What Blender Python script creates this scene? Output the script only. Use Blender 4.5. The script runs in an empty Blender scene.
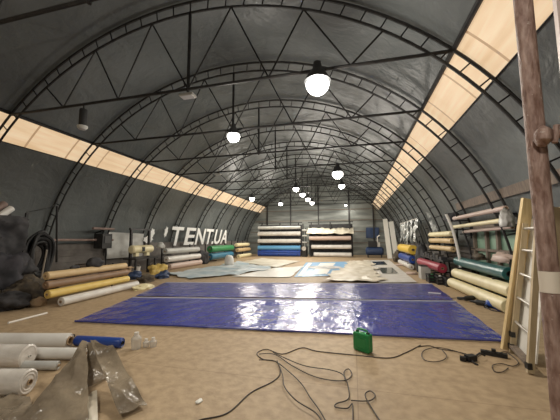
import bpy, bmesh, math, random
from math import sin, cos, pi, sqrt
from mathutils import Vector, Matrix, noise, Quaternion
random.seed(7)
scn = bpy.context.scene
COL = scn.collection

# ------------------------------------------------------------------ camera
CAM_H = 1.61
YAW, PITCH, ROLL, FPX = -0.2461, 0.0999, -0.0041, 289.5
fwd = Vector((sin(YAW)*cos(PITCH), cos(YAW)*cos(PITCH), sin(PITCH)))
rgt0 = Vector((cos(YAW), -sin(YAW), 0)); up0 = rgt0.cross(fwd)
RGT = rgt0*cos(ROLL)+up0*sin(ROLL); UPV = -rgt0*sin(ROLL)+up0*cos(ROLL)
cam_d = bpy.data.cameras.new('camera'); cam = bpy.data.objects.new('camera', cam_d); COL.objects.link(cam)
cam_d.sensor_width = 36.0; cam_d.lens = 36.0*FPX/560.0; cam_d.clip_start = 0.05
m = Matrix((RGT, UPV, -fwd)).transposed().to_4x4(); m.translation = Vector((0, 0, CAM_H)); cam.matrix_world = m
scn.camera = cam

# ------------------------------------------------------------------ light
world = bpy.data.worlds.new('world'); scn.world = world; world.use_nodes = True
bg = world.node_tree.nodes['Background']; bg.inputs[0].default_value = (0.75, 0.85, 1.0, 1); bg.inputs[1].default_value = 0.6
LAMP_W = 235.0          # high-bay lamps
LAMP_COL = (1.0, 0.93, 0.82)
SKYLIGHT = 0.75         # daylight coming through the fibreglass strips
scn.view_settings.view_transform = 'Standard'; scn.view_settings.look = 'None'
scn.view_settings.exposure = 0.0; scn.view_settings.gamma = 1.0; scn.view_settings.use_curve_mapping = False

# ------------------------------------------------------------------ helpers
def ray(x, y): return RGT*((x-280)/FPX) - UPV*((y-210)/FPX) + fwd
O = Vector((0, 0, CAM_H))
def fl(x, y, z=0.0):            # where a sight line meets the level z
    d = ray(x, y); return O + d*((z-CAM_H)/d.z)
def atX(x, y, X): d = ray(x, y); return O + d*(X/d.x)
def atY(x, y, Y): d = ray(x, y); return O + d*(Y/d.y)
V = lambda *a: Vector(a)

def mat(name, col, rough=.6, metal=0, noise_amt=0, noise_scale=5, col2=None, bump=0, bump_scale=20, emit=None, estr=0, spec=.5,
        alpha=1, coat=0, stretch=None, detail=4, contrast=(.35, .65)):
    M = bpy.data.materials.new(name); M.use_nodes = True
    nt = M.node_tree; b = nt.nodes['Principled BSDF']
    b.inputs['Base Color'].default_value = (*col, 1); b.inputs['Roughness'].default_value = rough
    b.inputs['Metallic'].default_value = metal; b.inputs['Specular IOR Level'].default_value = spec
    b.inputs['Coat Weight'].default_value = coat; b.inputs['Alpha'].default_value = alpha
    tc = nt.nodes.new('ShaderNodeTexCoord'); mp = nt.nodes.new('ShaderNodeMapping')
    if stretch: mp.inputs['Scale'].default_value = stretch
    nt.links.new(tc.outputs['Object'], mp.inputs[0])
    if col2 is not None:
        n = nt.nodes.new('ShaderNodeTexNoise'); n.inputs['Scale'].default_value = noise_scale; n.inputs['Detail'].default_value = detail
        nt.links.new(mp.outputs[0], n.inputs['Vector'])
        r = nt.nodes.new('ShaderNodeValToRGB'); r.color_ramp.elements[0].position = contrast[0]; r.color_ramp.elements[1].position = contrast[1]
        r.color_ramp.elements[0].color = (*col, 1); r.color_ramp.elements[1].color = (*col2, 1)
        nt.links.new(n.outputs[0], r.inputs[0]); nt.links.new(r.outputs[0], b.inputs['Base Color'])
    if bump:
        n2 = nt.nodes.new('ShaderNodeTexNoise'); n2.inputs['Scale'].default_value = bump_scale; n2.inputs['Detail'].default_value = 3
        nt.links.new(mp.outputs[0], n2.inputs['Vector'])
        bp = nt.nodes.new('ShaderNodeBump'); bp.inputs['Strength'].default_value = bump; bp.inputs['Distance'].default_value = .05
        nt.links.new(n2.outputs[0], bp.inputs['Height']); nt.links.new(bp.outputs[0], b.inputs['Normal'])
    if emit:
        b.inputs['Emission Color'].default_value = (*emit, 1); b.inputs['Emission Strength'].default_value = estr
    return M

class MB:
    def __init__(s): s.v = []; s.f = []; s.mi = []
    def add(s, vs, fs, mi=0):
        o = len(s.v); s.v += [tuple(v) for v in vs]; s.f += [tuple(i+o for i in f) for f in fs]; s.mi += [mi]*len(fs); return s
    def box(s, c, size, rot=None, mi=0):
        c = Vector(c); hx, hy, hz = [k/2 for k in size]; vs = []
        for x in (-hx, hx):
            for y in (-hy, hy):
                for z in (-hz, hz):
                    p = Vector((x, y, z)); p = rot @ p if rot else p; vs.append(c+p)
        return s.add(vs, [(0,1,3,2),(4,6,7,5),(0,4,5,1),(2,3,7,6),(0,2,6,4),(1,5,7,3)], mi)
    def beam(s, p0, p1, w, t, up=V(0,0,1), mi=0):     # rectangular bar from p0 to p1
        p0, p1 = Vector(p0), Vector(p1); d = p1-p0; L = d.length; d.normalize()
        a = d.cross(up)
        if a.length < 1e-4: a = d.cross(V(1,0,0))
        a.normalize(); b = a.cross(d)
        R = Matrix((a, d, b)).transposed()
        return s.box((p0+p1)/2, (w, L, t), R, mi)
    def tube(s, pts, r, n=8, cap=True, closed=False, mi=0):
        pts = [Vector(p) for p in pts]; N = len(pts); rr = r if isinstance(r, (list, tuple)) else [r]*N
        vs = []; prev = None
        for i, p in enumerate(pts):
            if closed: t = pts[(i+1) % N]-pts[i-1]
            else: t = pts[min(i+1, N-1)]-pts[max(i-1, 0)]
            t.normalize()
            if prev is None:
                a = t.cross(V(0,0,1)) if abs(t.z) < .95 else t.cross(V(1,0,0))
            else: a = prev - t*prev.dot(t)
            a.normalize(); prev = a.copy(); b = t.cross(a)
            for k in range(n):
                th = 2*pi*k/n; vs.append(p + (a*cos(th)+b*sin(th))*rr[i])
        fs = []
        for i in range(N if closed else N-1):
            j = (i+1) % N
            for k in range(n):
                l = (k+1) % n; fs.append((i*n+k, j*n+k, j*n+l, i*n+l))
        if cap and not closed:
            fs.append(tuple(range(n))); fs.append(tuple((N-1)*n+k for k in range(n))[::-1])
        return s.add(vs, fs, mi)
    def lathe(s, prof, n=20, axis=None, org=V(0,0,0), mi=0):   # profile (r, h) about an axis
        axis = (axis or V(0,0,1)).normalized(); a = axis.orthogonal().normalized(); b = axis.cross(a)
        vs = []
        for r, h in prof:
            for k in range(n):
                th = 2*pi*k/n; vs.append(org+axis*h+(a*cos(th)+b*sin(th))*r)
        fs = []
        for i in range(len(prof)-1):
            for k in range(n):
                l = (k+1) % n; fs.append((i*n+k, i*n+l, (i+1)*n+l, (i+1)*n+k))
        return s.add(vs, fs, mi)
    def grid(s, P, mi=0):      # rows of points
        nr, nc = len(P), len(P[0]); vs = [p for r in P for p in r]
        return s.add(vs, [(i*nc+j, i*nc+j+1, (i+1)*nc+j+1, (i+1)*nc+j) for i in range(nr-1) for j in range(nc-1)], mi)
    def build(s, name, mats, parent=None, smooth=True, base=None, loose=None):
        me = bpy.data.meshes.new(name)
        base = Vector(base) if base else V(0,0,0)
        me.from_pydata([tuple(Vector(v)-base) for v in s.v], [], s.f)
        mats = mats if isinstance(mats, (list, tuple)) else [mats]
        for k in mats: me.materials.append(k)
        me.polygons.foreach_set('material_index', s.mi)
        bm = bmesh.new(); bm.from_mesh(me); bmesh.ops.recalc_face_normals(bm, faces=bm.faces); bm.to_mesh(me); bm.free()
        if smooth:
            me.polygons.foreach_set('use_smooth', [True]*len(me.polygons))
            me.set_sharp_from_angle(angle=math.radians(40))
        o = bpy.data.objects.new(name, me); COL.objects.link(o); o.location = base
        if parent: o.parent = parent; o.location = base - parent.location if parent.parent is None else base - parent.location - parent.parent.location
        return o

def tag(o, label=None, cat=None, group=None, kind=None):
    if label: o['label'] = label
    if cat: o['category'] = cat
    if group: o['group'] = group
    if kind: o['kind'] = kind
    return o
def thing(name, label, cat, loc=(0,0,0), group=None):
    o = bpy.data.objects.new(name, None); COL.objects.link(o); o.location = loc; o.empty_display_size = .2
    return tag(o, label, cat, group)
def copy_thing(root, loc, label):
    r = root.copy(); COL.objects.link(r); r.location = loc; r['label'] = label
    for ch in list(root.children):
        c = ch.copy(); COL.objects.link(c); c.parent = r
        for g in list(ch.children):
            d = g.copy(); COL.objects.link(d); d.parent = c
    return r
def nz(p, s, seed=0): return noise.noise(Vector(p)*s + V(seed*7.3, seed*3.1, seed*1.7))
def smoothline(pts, k=6):
    pts = [Vector(p) for p in pts]; out = []
    for i in range(len(pts)-1):
        p0 = pts[max(i-1, 0)]; p1 = pts[i]; p2 = pts[i+1]; p3 = pts[min(i+2, len(pts)-1)]
        for j in range(k):
            t = j/k
            out.append(.5*((2*p1)+(p2-p0)*t+(2*p0-5*p1+4*p2-p3)*t*t+(-p0+3*p1-3*p2+p3)*t**3))
    out.append(pts[-1]); return out

# ------------------------------------------------------------------ materials
M = {}
M['steel'] = mat('dark_steel', (.018,.018,.019), .5, .3, col2=(.035,.032,.03), noise_scale=8)
M['lamp_housing'] = mat('lamp_housing', (.05,.05,.05), .5)
M['bulb'] = mat('lit_bulb', (1,1,1), .4, emit=(1,.97,.9), estr=9)
M['lens_off'] = mat('unlit_lens', (.6,.6,.56), .3)
M['can'] = mat('can_housing', (.02,.02,.02), .6)
M['white_vinyl'] = mat('white_vinyl', (.72,.70,.66), .42, col2=(.62,.59,.55), noise_scale=3, bump=.1, bump_scale=6)
M['dull_grey'] = mat('dull_grey_plastic', (.26,.25,.23), .4, col2=(.38,.37,.34), noise_scale=6)
M['grey_vinyl'] = mat('grey_vinyl', (.42,.42,.40), .45, col2=(.5,.5,.47), noise_scale=3)
M['cream_vinyl'] = mat('cream_vinyl', (.80,.72,.46), .45, col2=(.72,.63,.38), noise_scale=3)
M['yellow_vinyl'] = mat('yellow_vinyl', (.75,.55,.17), .45, col2=(.66,.47,.13), noise_scale=3)
M['tan_vinyl'] = mat('tan_vinyl', (.62,.45,.24), .5, col2=(.54,.39,.2), noise_scale=3)
M['brown_vinyl'] = mat('brown_vinyl', (.27,.17,.10), .5, col2=(.22,.14,.085), noise_scale=3)
M['pink_vinyl'] = mat('pinkish_vinyl', (.55,.42,.36), .5)
M['blue_vinyl'] = mat('blue_vinyl', (.02,.07,.33), .35, col2=(.02,.055,.27), noise_scale=4)
M['light_blue_vinyl'] = mat('light_blue_vinyl', (.13,.36,.62), .35)
M['navy'] = mat('navy_blue', (.025,.05,.12), .5)
M['green_vinyl'] = mat('green_vinyl', (.03,.22,.07), .35)
M['teal_vinyl'] = mat('teal_vinyl', (.015,.115,.115), .3, col2=(.012,.09,.095), noise_scale=3)
M['sea_vinyl'] = mat('sea_blue_vinyl', (.03,.15,.24), .35)
M['red_vinyl'] = mat('red_vinyl', (.30,.02,.045), .4)
M['yellow2'] = mat('bright_yellow_vinyl', (.72,.48,.06), .4)
M['cardboard'] = mat('cardboard', (.36,.25,.15), .8)
M['white_tube'] = mat('white_tube', (.78,.75,.70), .4)
M['black'] = mat('black_rubber', (.012,.012,.013), .55)
M['dark_cloth'] = mat('dark_cloth', (.022,.022,.025), .8, col2=(.05,.048,.05), noise_scale=4)
M['dark_purple'] = mat('dark_mauve_cloth', (.045,.042,.05), .8, col2=(.02,.02,.024), noise_scale=4)
M['brown_cloth'] = mat('brown_cloth', (.11,.085,.055), .85, col2=(.045,.037,.03), noise_scale=7)
M['wood'] = mat('raw_wood', (.76,.60,.33), .6, col2=(.66,.50,.26), noise_scale=4, stretch=(6,6,.6))
M['pale_wood'] = mat('pale_wood', (.52,.42,.27), .6, col2=(.42,.33,.20), noise_scale=4, stretch=(6,6,.6))
M['old_wood'] = mat('old_wood', (.22,.17,.13), .75, col2=(.14,.11,.085), noise_scale=4, stretch=(5,5,.7))
M['wall_board'] = mat('grey_board', (.165,.15,.137), .8, col2=(.115,.104,.095), noise_scale=3)
M['pink_wood'] = mat('reddish_wood', (.28,.2,.17), .7, col2=(.2,.14,.12), noise_scale=4)
M['alu'] = mat('aluminium', (.62,.6,.56), .35, .6)
M['white_panel'] = mat('white_panel', (.80,.78,.72), .4)
M['green_plastic'] = mat('green_plastic', (.02,.25,.075), .35, bump=.05)
M['pinkish_panel'] = mat('pinkish_panel', (.70,.60,.57), .5)
M['paper'] = mat('paper', (.75,.68,.58), .8)

# ================================================================== SETTING
X0, AX, BZ = -3.61, 7.73, 7.25          # hall centre line, half width and height of the vault
YF, YB = -5.0, 30.2
SH = 0.06                                # cover lies this far outside the trusses
TL, TU = 0.657, 0.779                    # skylight strip, as angle on the vault
def vault(t, y, off=SH): return V(X0+(AX+off)*cos(t), y, (BZ+off)*sin(t))

# floor: trodden tan concrete
def floor_mat():
    Mt = mat('tan_concrete', (.455,.335,.205), .62, col2=(.38,.275,.165), noise_scale=.55, detail=8, bump=.12, bump_scale=18)
    nt = Mt.node_tree; b = nt.nodes['Principled BSDF']
    ramp = [n for n in nt.nodes if n.type == 'VALTORGB'][0]
    tc = [n for n in nt.nodes if n.type == 'TEX_COORD'][0]
    n = nt.nodes.new('ShaderNodeTexNoise'); n.inputs['Scale'].default_value = 9; n.inputs['Detail'].default_value = 6
    nt.links.new(tc.outputs['Object'], n.inputs['Vector'])
    r = nt.nodes.new('ShaderNodeValToRGB'); r.color_ramp.elements[0].position = .3; r.color_ramp.elements[0].color = (.78,.76,.74,1)
    r.color_ramp.elements[1].position = .62; r.color_ramp.elements[1].color = (1.05,1.05,1.05,1)
    nt.links.new(n.outputs[0], r.inputs[0])
    mx = nt.nodes.new('ShaderNodeMix'); mx.data_type = 'RGBA'; mx.blend_type = 'MULTIPLY'; mx.inputs[0].default_value = 1
    nt.links.new(ramp.outputs[0], mx.inputs[6]); nt.links.new(r.outputs[0], mx.inputs[7])
    # faint straight joints between the slabs
    br = nt.nodes.new('ShaderNodeTexBrick'); br.offset = 0; br.inputs['Scale'].default_value = 1
    br.inputs['Brick Width'].default_value = 3; br.inputs['Row Height'].default_value = 3.4; br.inputs['Mortar Size'].default_value = .006
    br.inputs['Color1'].default_value = br.inputs['Color2'].default_value = (1,1,1,1); br.inputs['Mortar'].default_value = (.75,.72,.7,1)
    nt.links.new(tc.outputs['Object'], br.inputs['Vector'])
    m2 = nt.nodes.new('ShaderNodeMix'); m2.data_type = 'RGBA'; m2.blend_type = 'MULTIPLY'; m2.inputs[0].default_value = 1
    nt.links.new(mx.outputs[2], m2.inputs[6]); nt.links.new(br.outputs[0], m2.inputs[7])
    nt.links.new(m2.outputs[2], b.inputs['Base Color'])
    return Mt
fm = MB(); fm.box((X0, (YF+YB)/2, -.1), (2*AX+2, YB-YF+1, .2))
tag(fm.build('floor', floor_mat(), smooth=False), kind='structure')

def cover_mat():
    Mt = mat('grey_awning_cover', (.10,.112,.112), .40, col2=(.14,.153,.151), noise_scale=.5, detail=5, spec=.45)
    nt = Mt.node_tree; b = nt.nodes['Principled BSDF']; tc = [n for n in nt.nodes if n.type == 'TEX_COORD'][0]
    bumps = None
    for sc, st, dist in ((1.1, .55, .12), (5.0, .3, .04)):
        n = nt.nodes.new('ShaderNodeTexNoise'); n.inputs['Scale'].default_value = sc; n.inputs['Detail'].default_value = 4
        n.inputs['Distortion'].default_value = .6
        nt.links.new(tc.outputs['Object'], n.inputs['Vector'])
        bp = nt.nodes.new('ShaderNodeBump'); bp.inputs['Strength'].default_value = st; bp.inputs['Distance'].default_value = dist
        nt.links.new(n.outputs[0], bp.inputs['Height'])
        if bumps: nt.links.new(bumps.outputs[0], bp.inputs['Normal'])
        bumps = bp
    nt.links.new(bumps.outputs[0], b.inputs['Normal'])
    return Mt
M['cover'] = cover_mat()
def skylight_mat():
    Mt = mat('fibreglass_skylight', (.8,.65,.45), .5)
    nt = Mt.node_tree; b = nt.nodes['Principled BSDF']; tc = [n for n in nt.nodes if n.type == 'TEX_COORD'][0]
    sep = nt.nodes.new('ShaderNodeSeparateXYZ'); nt.links.new(tc.outputs['Object'], sep.inputs[0])
    mp = nt.nodes.new('ShaderNodeMapping'); mp.inputs['Scale'].default_value = (5, .5, 5); nt.links.new(tc.outputs['Object'], mp.inputs[0])
    n = nt.nodes.new('ShaderNodeTexNoise'); n.inputs['Scale'].default_value = 1.4; n.inputs['Detail'].default_value = 5
    nt.links.new(mp.outputs[0], n.inputs['Vector'])
    r = nt.nodes.new('ShaderNodeValToRGB'); r.color_ramp.elements[0].position = .3; r.color_ramp.elements[1].position = .7
    r.color_ramp.elements[0].color = (.80,.54,.30,1); r.color_ramp.elements[1].color = (1.0,.76,.50,1)
    nt.links.new(n.outputs[0], r.inputs[0])
    # overlap of one sheet on the next shows as a darker line
    a = nt.nodes.new('ShaderNodeMath'); a.operation = 'MULTIPLY'; a.inputs[1].default_value = 1/1.3
    nt.links.new(sep.outputs['Y'], a.inputs[0])
    fr = nt.nodes.new('ShaderNodeMath'); fr.operation = 'FRACT'; nt.links.new(a.outputs[0], fr.inputs[0])
    lt = nt.nodes.new('ShaderNodeMath'); lt.operation = 'LESS_THAN'; lt.inputs[1].default_value = .045; nt.links.new(fr.outputs[0], lt.inputs[0])
    mx = nt.nodes.new('ShaderNodeMix'); mx.data_type = 'RGBA'; nt.links.new(lt.outputs[0], mx.inputs[0])
    nt.links.new(r.outputs[0], mx.inputs[6]); mx.inputs[7].default_value = (.45,.27,.14,1)
    b.inputs['Base Color'].default_value = (.30,.24,.17,1); nt.links.new(mx.outputs[2], b.inputs['Emission Color'])
    b.inputs['Emission Strength'].default_value = SKYLIGHT
    return Mt
M['skylight'] = skylight_mat()
def strip(name, t0, t1, nt_, material, seed, billow=.05):
    g = MB(); ys = [YF+(YB-YF)*j/140 for j in range(141)]; P = []
    for i in range(nt_+1):
        t = t0+(t1-t0)*i/nt_; row = []
        e = min(1, min(i, nt_-i)/2)
        for y in ys:
            ph = ((y-5.68)/2.6) % 1.0
            w = billow*e*(.5+.9*nz((cos(t)*4, y, sin(t)*4), .6, seed)+.4*nz((cos(t)*6, y, sin(t)*6), 1.6, seed+4))*sin(pi*ph)
            row.append(vault(t, y, SH+max(w, -.03)))
        P.append(row)
    g.grid(P)
    # outer skin, so the cover has a thickness
    g.grid([[vault(t0+(t1-t0)*i/8, y, SH+.14) for y in (YF, YB)] for i in range(9)])
    return tag(g.build(name, material), kind='structure')
strip('wall_right', 0, TL, 16, M['cover'], 1)
strip('window_1', TL, TU, 4, M['skylight'], 2, .0)
strip('ceiling', TU, pi-TU, 44, M['cover'], 3)
strip('window_2', pi-TU, pi-TL, 4, M['skylight'], 4, .0)
strip('wall_left', pi-TL, pi, 16, M['cover'], 5)
def purlin_trim(n, t, r):
    g = MB(); g.tube([vault(t, y, .035) for y in (YF, 5, 15, YB-.05)], r, 8)
    tag(g.build('trim_%d' % n, M['steel']), kind='structure')
for n, t in enumerate((TL, TU, pi-TU, pi-TL)): purlin_trim(n+1, t, .05 if n in (1, 2) else .012)
# end walls
def endwall(name, y, material):
    g = MB(); pts = [vault(pi*i/48, y, SH+.2) for i in range(49)]
    for yy in (y, y+.12*(1 if y > 0 else -1)):
        g.add([V(p.x, yy, p.z) for p in pts], [tuple(range(49))])
    tag(g.build(name, material, smooth=False), kind='structure')
def clad_mat():
    Mt = mat('grey_cladding', (.15,.163,.152), .6, col2=(.30,.315,.29), noise_scale=.9, detail=6, stretch=(.5,1,3.2), contrast=(.4,.68))
    return Mt
endwall('wall_back', YB, clad_mat()); endwall('wall_front', YF, M['cover'])
g = MB()
for x in (-9.0, -6.4, -3.45, -.35, 2.0):
    zt = (BZ)*sqrt(max(0, 1-((x-X0)/AX)**2))
    g.box((x, YB-.08, zt/2), (.12, .1, zt))
tag(g.build('trim_5', M['steel'], smooth=False), kind='structure')
g = MB()
for z in (1.2, 2.35, 3.5, 4.6): g.box((X0, YB-.03, z), (2*AX*sqrt(1-(z/BZ)**2)-.1, .04, .07))
tag(g.build('trim_6', M['old_wood'], smooth=False), kind='structure')

# ================================================================== ARCH TRUSSES
GAP = .275; TIE_Z = 5.07
NLAB = {-1: 'black lattice arch truss right overhead, nearest the camera, mostly above the frame',
 0: 'big black lattice arch truss carrying the brightest lamp on its tie bar',
 1: 'black lattice arch truss directly behind the nearest full arch, lamp on its centre post',
 2: 'third full lattice arch from the camera, white drainpipe along its right leg',
 3: 'fourth full black lattice arch truss from the camera',
 4: 'fifth full black lattice arch truss from the camera',
 5: 'sixth full lattice arch, at the first of the four far lamps in a row',
 6: 'seventh full lattice arch, at the second of the four far lamps in a row',
 7: 'eighth full lattice arch, at the third of the four far lamps in a row',
 8: 'ninth full lattice arch, at the fourth of the four far lamps in a row',
 9: 'rearmost lattice arch truss, just in front of the back wall and racks'}
def ell(t, off=0): return V((AX+off)*cos(t), 0, (BZ+off)*sin(t))
arch = thing('arch_truss', NLAB[-1], 'roof truss', (X0, 3.08, 0), 'lattice arches')
arch_parts = []
def apart(g, name, smooth=True):
    o = g.build(name, M['steel'], smooth=smooth); o.parent = arch; o.location = (0,0,0); return o
N = 72
apart(MB().tube([ell(pi*i/N) for i in range(N+1)], .033, 6), 'outer_chord')
apart(MB().tube([ell(pi*i/N, -GAP) for i in range(N+1)], .03, 6), 'inner_chord')
NR = 52
for i in range(1, NR):
    t = pi*i/NR
    apart(MB().tube([ell(t), ell(t, -GAP)], .016, 5), 'rung')
tx = AX*sqrt(1-(TIE_Z/BZ)**2)-.03
apart(MB().tube([(-tx, 0, TIE_Z), (tx, 0, TIE_Z)], .034, 6), 'tie_bar')
def inner_at(x): return V(x, 0, (BZ-GAP)*sqrt(1-(x/(AX-GAP))**2))
apart(MB().tube([(0, 0, TIE_Z-.06), inner_at(0)], .036, 6), 'king_post')
nodes = [-3.66, -1.94, 0, 1.94, 3.66]
tops = [-4.3, -2.72, -1.05, 1.05, 2.72, 4.3]
for i, n_ in enumerate(nodes):
    for q in (tops[i], tops[i+1]):
        apart(MB().tube([(n_, 0, TIE_Z), inner_at(q)], .02, 5), 'brace')
for sx in (-1, 1):
    apart(MB().box((sx*(AX-GAP/2), 0, .01), (.5, .3, .02)), 'base_plate', False)
for k in range(0, 10): copy_thing(arch, (X0, 5.68+2.6*k, 0), NLAB[k])
AY = lambda k: 5.68+2.6*k

# ================================================================== LAMPS
def lamp(pos, label, lit=True, size=1.3, hang=TIE_Z, power=1.0):
    pos = Vector(pos)
    t = thing('pendant_lamp', label, 'lamp', pos, 'pendant lamps')
    def p(g, name, m_): 
        o = g.build(name, m_); o.parent = t; o.location = (0,0,0); return o
    s = size
    p(MB().tube([(0,0,.28*s), (0,0,max(.3*s, hang-pos.z))], .012, 6), 'hanger', M['steel'])
    hs = p(MB().lathe([(.0,.30*s),(.05*s,.30*s),(.07*s,.2*s),(.1*s,.17*s),(.17*s,.05*s),(.175*s,.03*s),(.16*s,.045*s),(.0,.12*s)], 20), 'housing', M['lamp_housing'])
    prof = [(0, -.15*s)]+[(.155*s*sin(a), .0-.15*s*cos(a)) for a in [pi*i/16 for i in range(1, 9)]]+[(.12*s,.06*s),(0,.08*s)]  # bulb drawn oversized, its shape takes in the bloom of the lamp
    b = p(MB().lathe(prof, 18), 'bulb', M['bulb'] if lit else M['lens_off']); b.parent = hs
    if lit:
        for kind, share in (('POINT', .42), ('SPOT', .80)):        # the reflector throws most of the light down
            ld = bpy.data.lights.new('lamp_light', kind); ld.energy = LAMP_W*power*share; ld.color = LAMP_COL; ld.shadow_soft_size = .12
            if kind == 'SPOT': ld.spot_size = math.radians(170); ld.spot_blend = .12
            lo = bpy.data.objects.new('lamp_light', ld); COL.objects.link(lo); lo.parent = t; lo.location = (0,0,-.3*s)
    return t
XC, XR, XLF = X0+.02, -.62, -6.6
lamp((XR, AY(0)-.0, 4.78), 'largest and brightest lit lamp, on the tie bar of the big nearest arch', size=1.55, power=1.5)
lamp((XC, AY(1), 4.86), 'bright lit lamp under the centre post of the second arch', power=1.15)
lamp((XR, AY(3), 4.62), 'bright lit lamp above the right half of the hall, upper of a close pair', size=1.6)
lamp((XR, AY(5), 4.98), 'lit lamp just below the bright lamp over the right half of the hall', power=1.15)
lamp((XC, AY(5), 4.93), 'first and highest of four lit lamps in a row over the back', power=1.15)
lamp((XC, AY(6), 4.93), 'second of four lit lamps in a row over the back', power=1.15)
lamp((XC, AY(7), 4.93), 'third of four lit lamps in a row over the back', power=1.15)
lamp((XC, AY(8), 4.93), 'fourth and lowest of four lit lamps in a row over the back', power=1.15)
lamp((-7.6, AY(6), 4.78), 'lit lamp close to the far end of the left skylight strip', power=1.15)
lamp((XLF, AY(8), 4.95), 'lit lamp over the left back rack, left of the row of four', power=1.15)
lamp((XR, AY(9), 4.9), 'small dim lamp above the right back rack', size=.8, power=.4)
# the off ones
t = thing('pendant_can_light', 'unlit dark can light with a pale lens, by the left skylight', 'lamp', (XLF, AY(0), 4.45))
for g, n_, m_ in ((MB().tube([(0,0,.42), (0,0,.62)], .02, 8), 'hanger', M['steel']),
                  (MB().lathe([(0,.48),(.085,.48),(.09,.44),(.09,.05),(.085,.03),(0,.06)], 20), 'housing', M['can']),
                  (MB().lathe([(0,-.06),(.07,-.05),(.115,0),(.12,.04),(0,.05)], 20), 'lens', M['lens_off'])):
    o = g.build(n_, m_); o.parent = t; o.location = (0,0,0)
def flat_light(pos, label, s=1.0):
    t = thing('flood_light', label, 'lamp', pos, 'unlit flat flood lights')
    for g, n_, m_ in ((MB().box((0,0,.03*s), (.34*s,.2*s,.05*s)), 'housing', M['alu']), (MB().box((0,0,.0), (.30*s,.17*s,.02*s)), 'lens', M['lens_off']),
                      (MB().tube([(0,0,.05*s), (0,0,TIE_Z-pos[2])], .02, 6), 'bracket', M['steel'])):
        o = g.build(n_, m_, smooth=False); o.parent = t; o.location = (0,0,0)
flat_light((X0, AY(0), 4.88), 'pale flat flood light under the centre of the nearest full arch')
flat_light((XLF-.1, AY(3), 4.93), 'small pale flat flood light over the left side, by the fourth arch')
# lamps of the same rows behind the photographer
for x, y in ((XC, .48), (XR, -2.1)): lamp((x, y, 4.86), 'lit lamp of the centre row, above and behind the camera' if x == XC else 'lit lamp of the right row, behind the camera', power=.55 if x == XC else 1.1)

# ================================================================== FABRIC ROLLS
def fabric_roll(p0, p1, r, m_, label, group=None, core=.3, core_mat=None, cat='fabric roll', sag=0.0, seg=24, seed=0):
    p0, p1 = Vector(p0), Vector(p1); L = (p1-p0).length; ax = (p1-p0).normalized()
    t = thing('fabric_roll', label, cat, p0, group)
    a = ax.cross(V(0,0,1)).normalized(); b = a.cross(ax)
    rc = r*core; g = MB(); n = seg; rows = []
    prof = [(rc*1.02, .05), (rc*1.02, 0)] + [(rc+(r-rc)*q, .006*((i % 2)*1.0)) for i, q in enumerate((.2,.35,.5,.65,.8,.92))] + [(r, .012)]
    ns = max(6, int(L/.25))
    body = [(r, .012+(L-.024)*i/ns) for i in range(1, ns)]
    prof2 = prof+body+[(q, L-h) for q, h in prof[::-1]]
    vs = []; 
    for q, h in prof2:
        for k in range(n):
            th = 2*pi*k/n
            rr = q*(1+.018*nz((cos(th)*.8, sin(th)*.8, h*1.2), 1.3, seed)) if q > rc*1.1 else q
            vs.append(ax*h+(a*cos(th)+b*sin(th))*rr + V(0,0,-sag*sin(pi*h/L)))
    fs = [(i*n+k, i*n+(k+1) % n, (i+1)*n+(k+1) % n, (i+1)*n+k) for i in range(len(prof2)-1) for k in range(n)]
    g.add(vs, fs); o = g.build('fabric', m_); o.parent = t; o.location = (0,0,0)
    c = MB(); e = .02; ri = rc*.8
    c.lathe([(ri, -e), (rc, -e), (rc, L+e), (ri, L+e), (ri, -e)], 16, ax); o = c.build('core_tube', core_mat or M['cardboard']); o.parent = t; o.location = (0,0,0)
    return t

def rack(name, label, uprights, arms, m_=None, w=.06, cat='rack', group=None):
    t = thing(name, label, cat, Vector(uprights[0][0]), group)
    for a, b in uprights: MB().beam(a, b, w, w).build('upright', m_ or M['steel'], t, smooth=False)
    for a, b in arms: MB().beam(a, b, w*.8, w*.8).build('arm', m_ or M['steel'], t, smooth=False)
    return t

def blob(name, c, size, m_, label, cat, seed=0, amp=.35, sc=1.6, parent=None, res=3, group=None, flat=True):
    bm = bmesh.new(); bmesh.ops.create_icosphere(bm, subdivisions=res, radius=1)
    for v in bm.verts:
        d = v.co.normalized(); k = 1+amp*nz(d, sc, seed)+amp*.5*nz(d, sc*2.7, seed+3)
        q = Vector((d.x*size[0]*k, d.y*size[1]*k, d.z*size[2]*k))
        if flat: q.z = max(q.z, -size[2]*.55)
        v.co = q
    me = bpy.data.meshes.new(name); bm.to_mesh(me); bm.free(); me.materials.append(m_)
    me.polygons.foreach_set('use_smooth', [True]*len(me.polygons))
    o = bpy.data.objects.new(name, me); COL.objects.link(o)
    c = Vector(c); o.location = c+V(0,0,size[2]*.55 if flat else 0)
    if parent: o.parent = parent; o.location = o.location-parent.location
    else: tag(o, label, cat, group)
    return o

# --- near left pile: four long rolls on a stepped rack
LG = 'long rolls on the near left rack'
fabric_roll((-6.93,5.70,.115), (-7.13,8.50,.115), .105, M['white_vinyl'], 'white roll at the floor, lowest of the near left pile', LG, seed=1)
fabric_roll((-7.05,5.45,.325), (-7.27,8.22,.325), .10, M['yellow_vinyl'], 'bright yellow roll second from the bottom of the near left pile', LG, seed=2)
fabric_roll((-7.13,5.45,.535), (-7.33,8.25,.535), .095, M['brown_vinyl'], 'brown roll between the two yellow rolls of the near left pile', LG, seed=3)
fabric_roll((-7.20,5.50,.745), (-7.46,8.30,.735), .10, M['tan_vinyl'], 'tan roll on top of the near left pile', LG, seed=4)
rack('roll_rack', 'dark steel rack holding the near left pile of yellow and brown rolls',
     [((-7.50,5.75,0), (-7.50,5.75,.85)), ((-7.72,8.05,0), (-7.72,8.05,.85))],
     [((-7.48,5.75,.425), (-7.08,5.75,.425)), ((-7.48,5.75,.63), (-7.15,5.75,.63)), ((-7.70,8.05,.425), (-7.26,8.05,.425)), ((-7.70,8.05,.625), (-7.35,8.05,.625))], w=.035)
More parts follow.
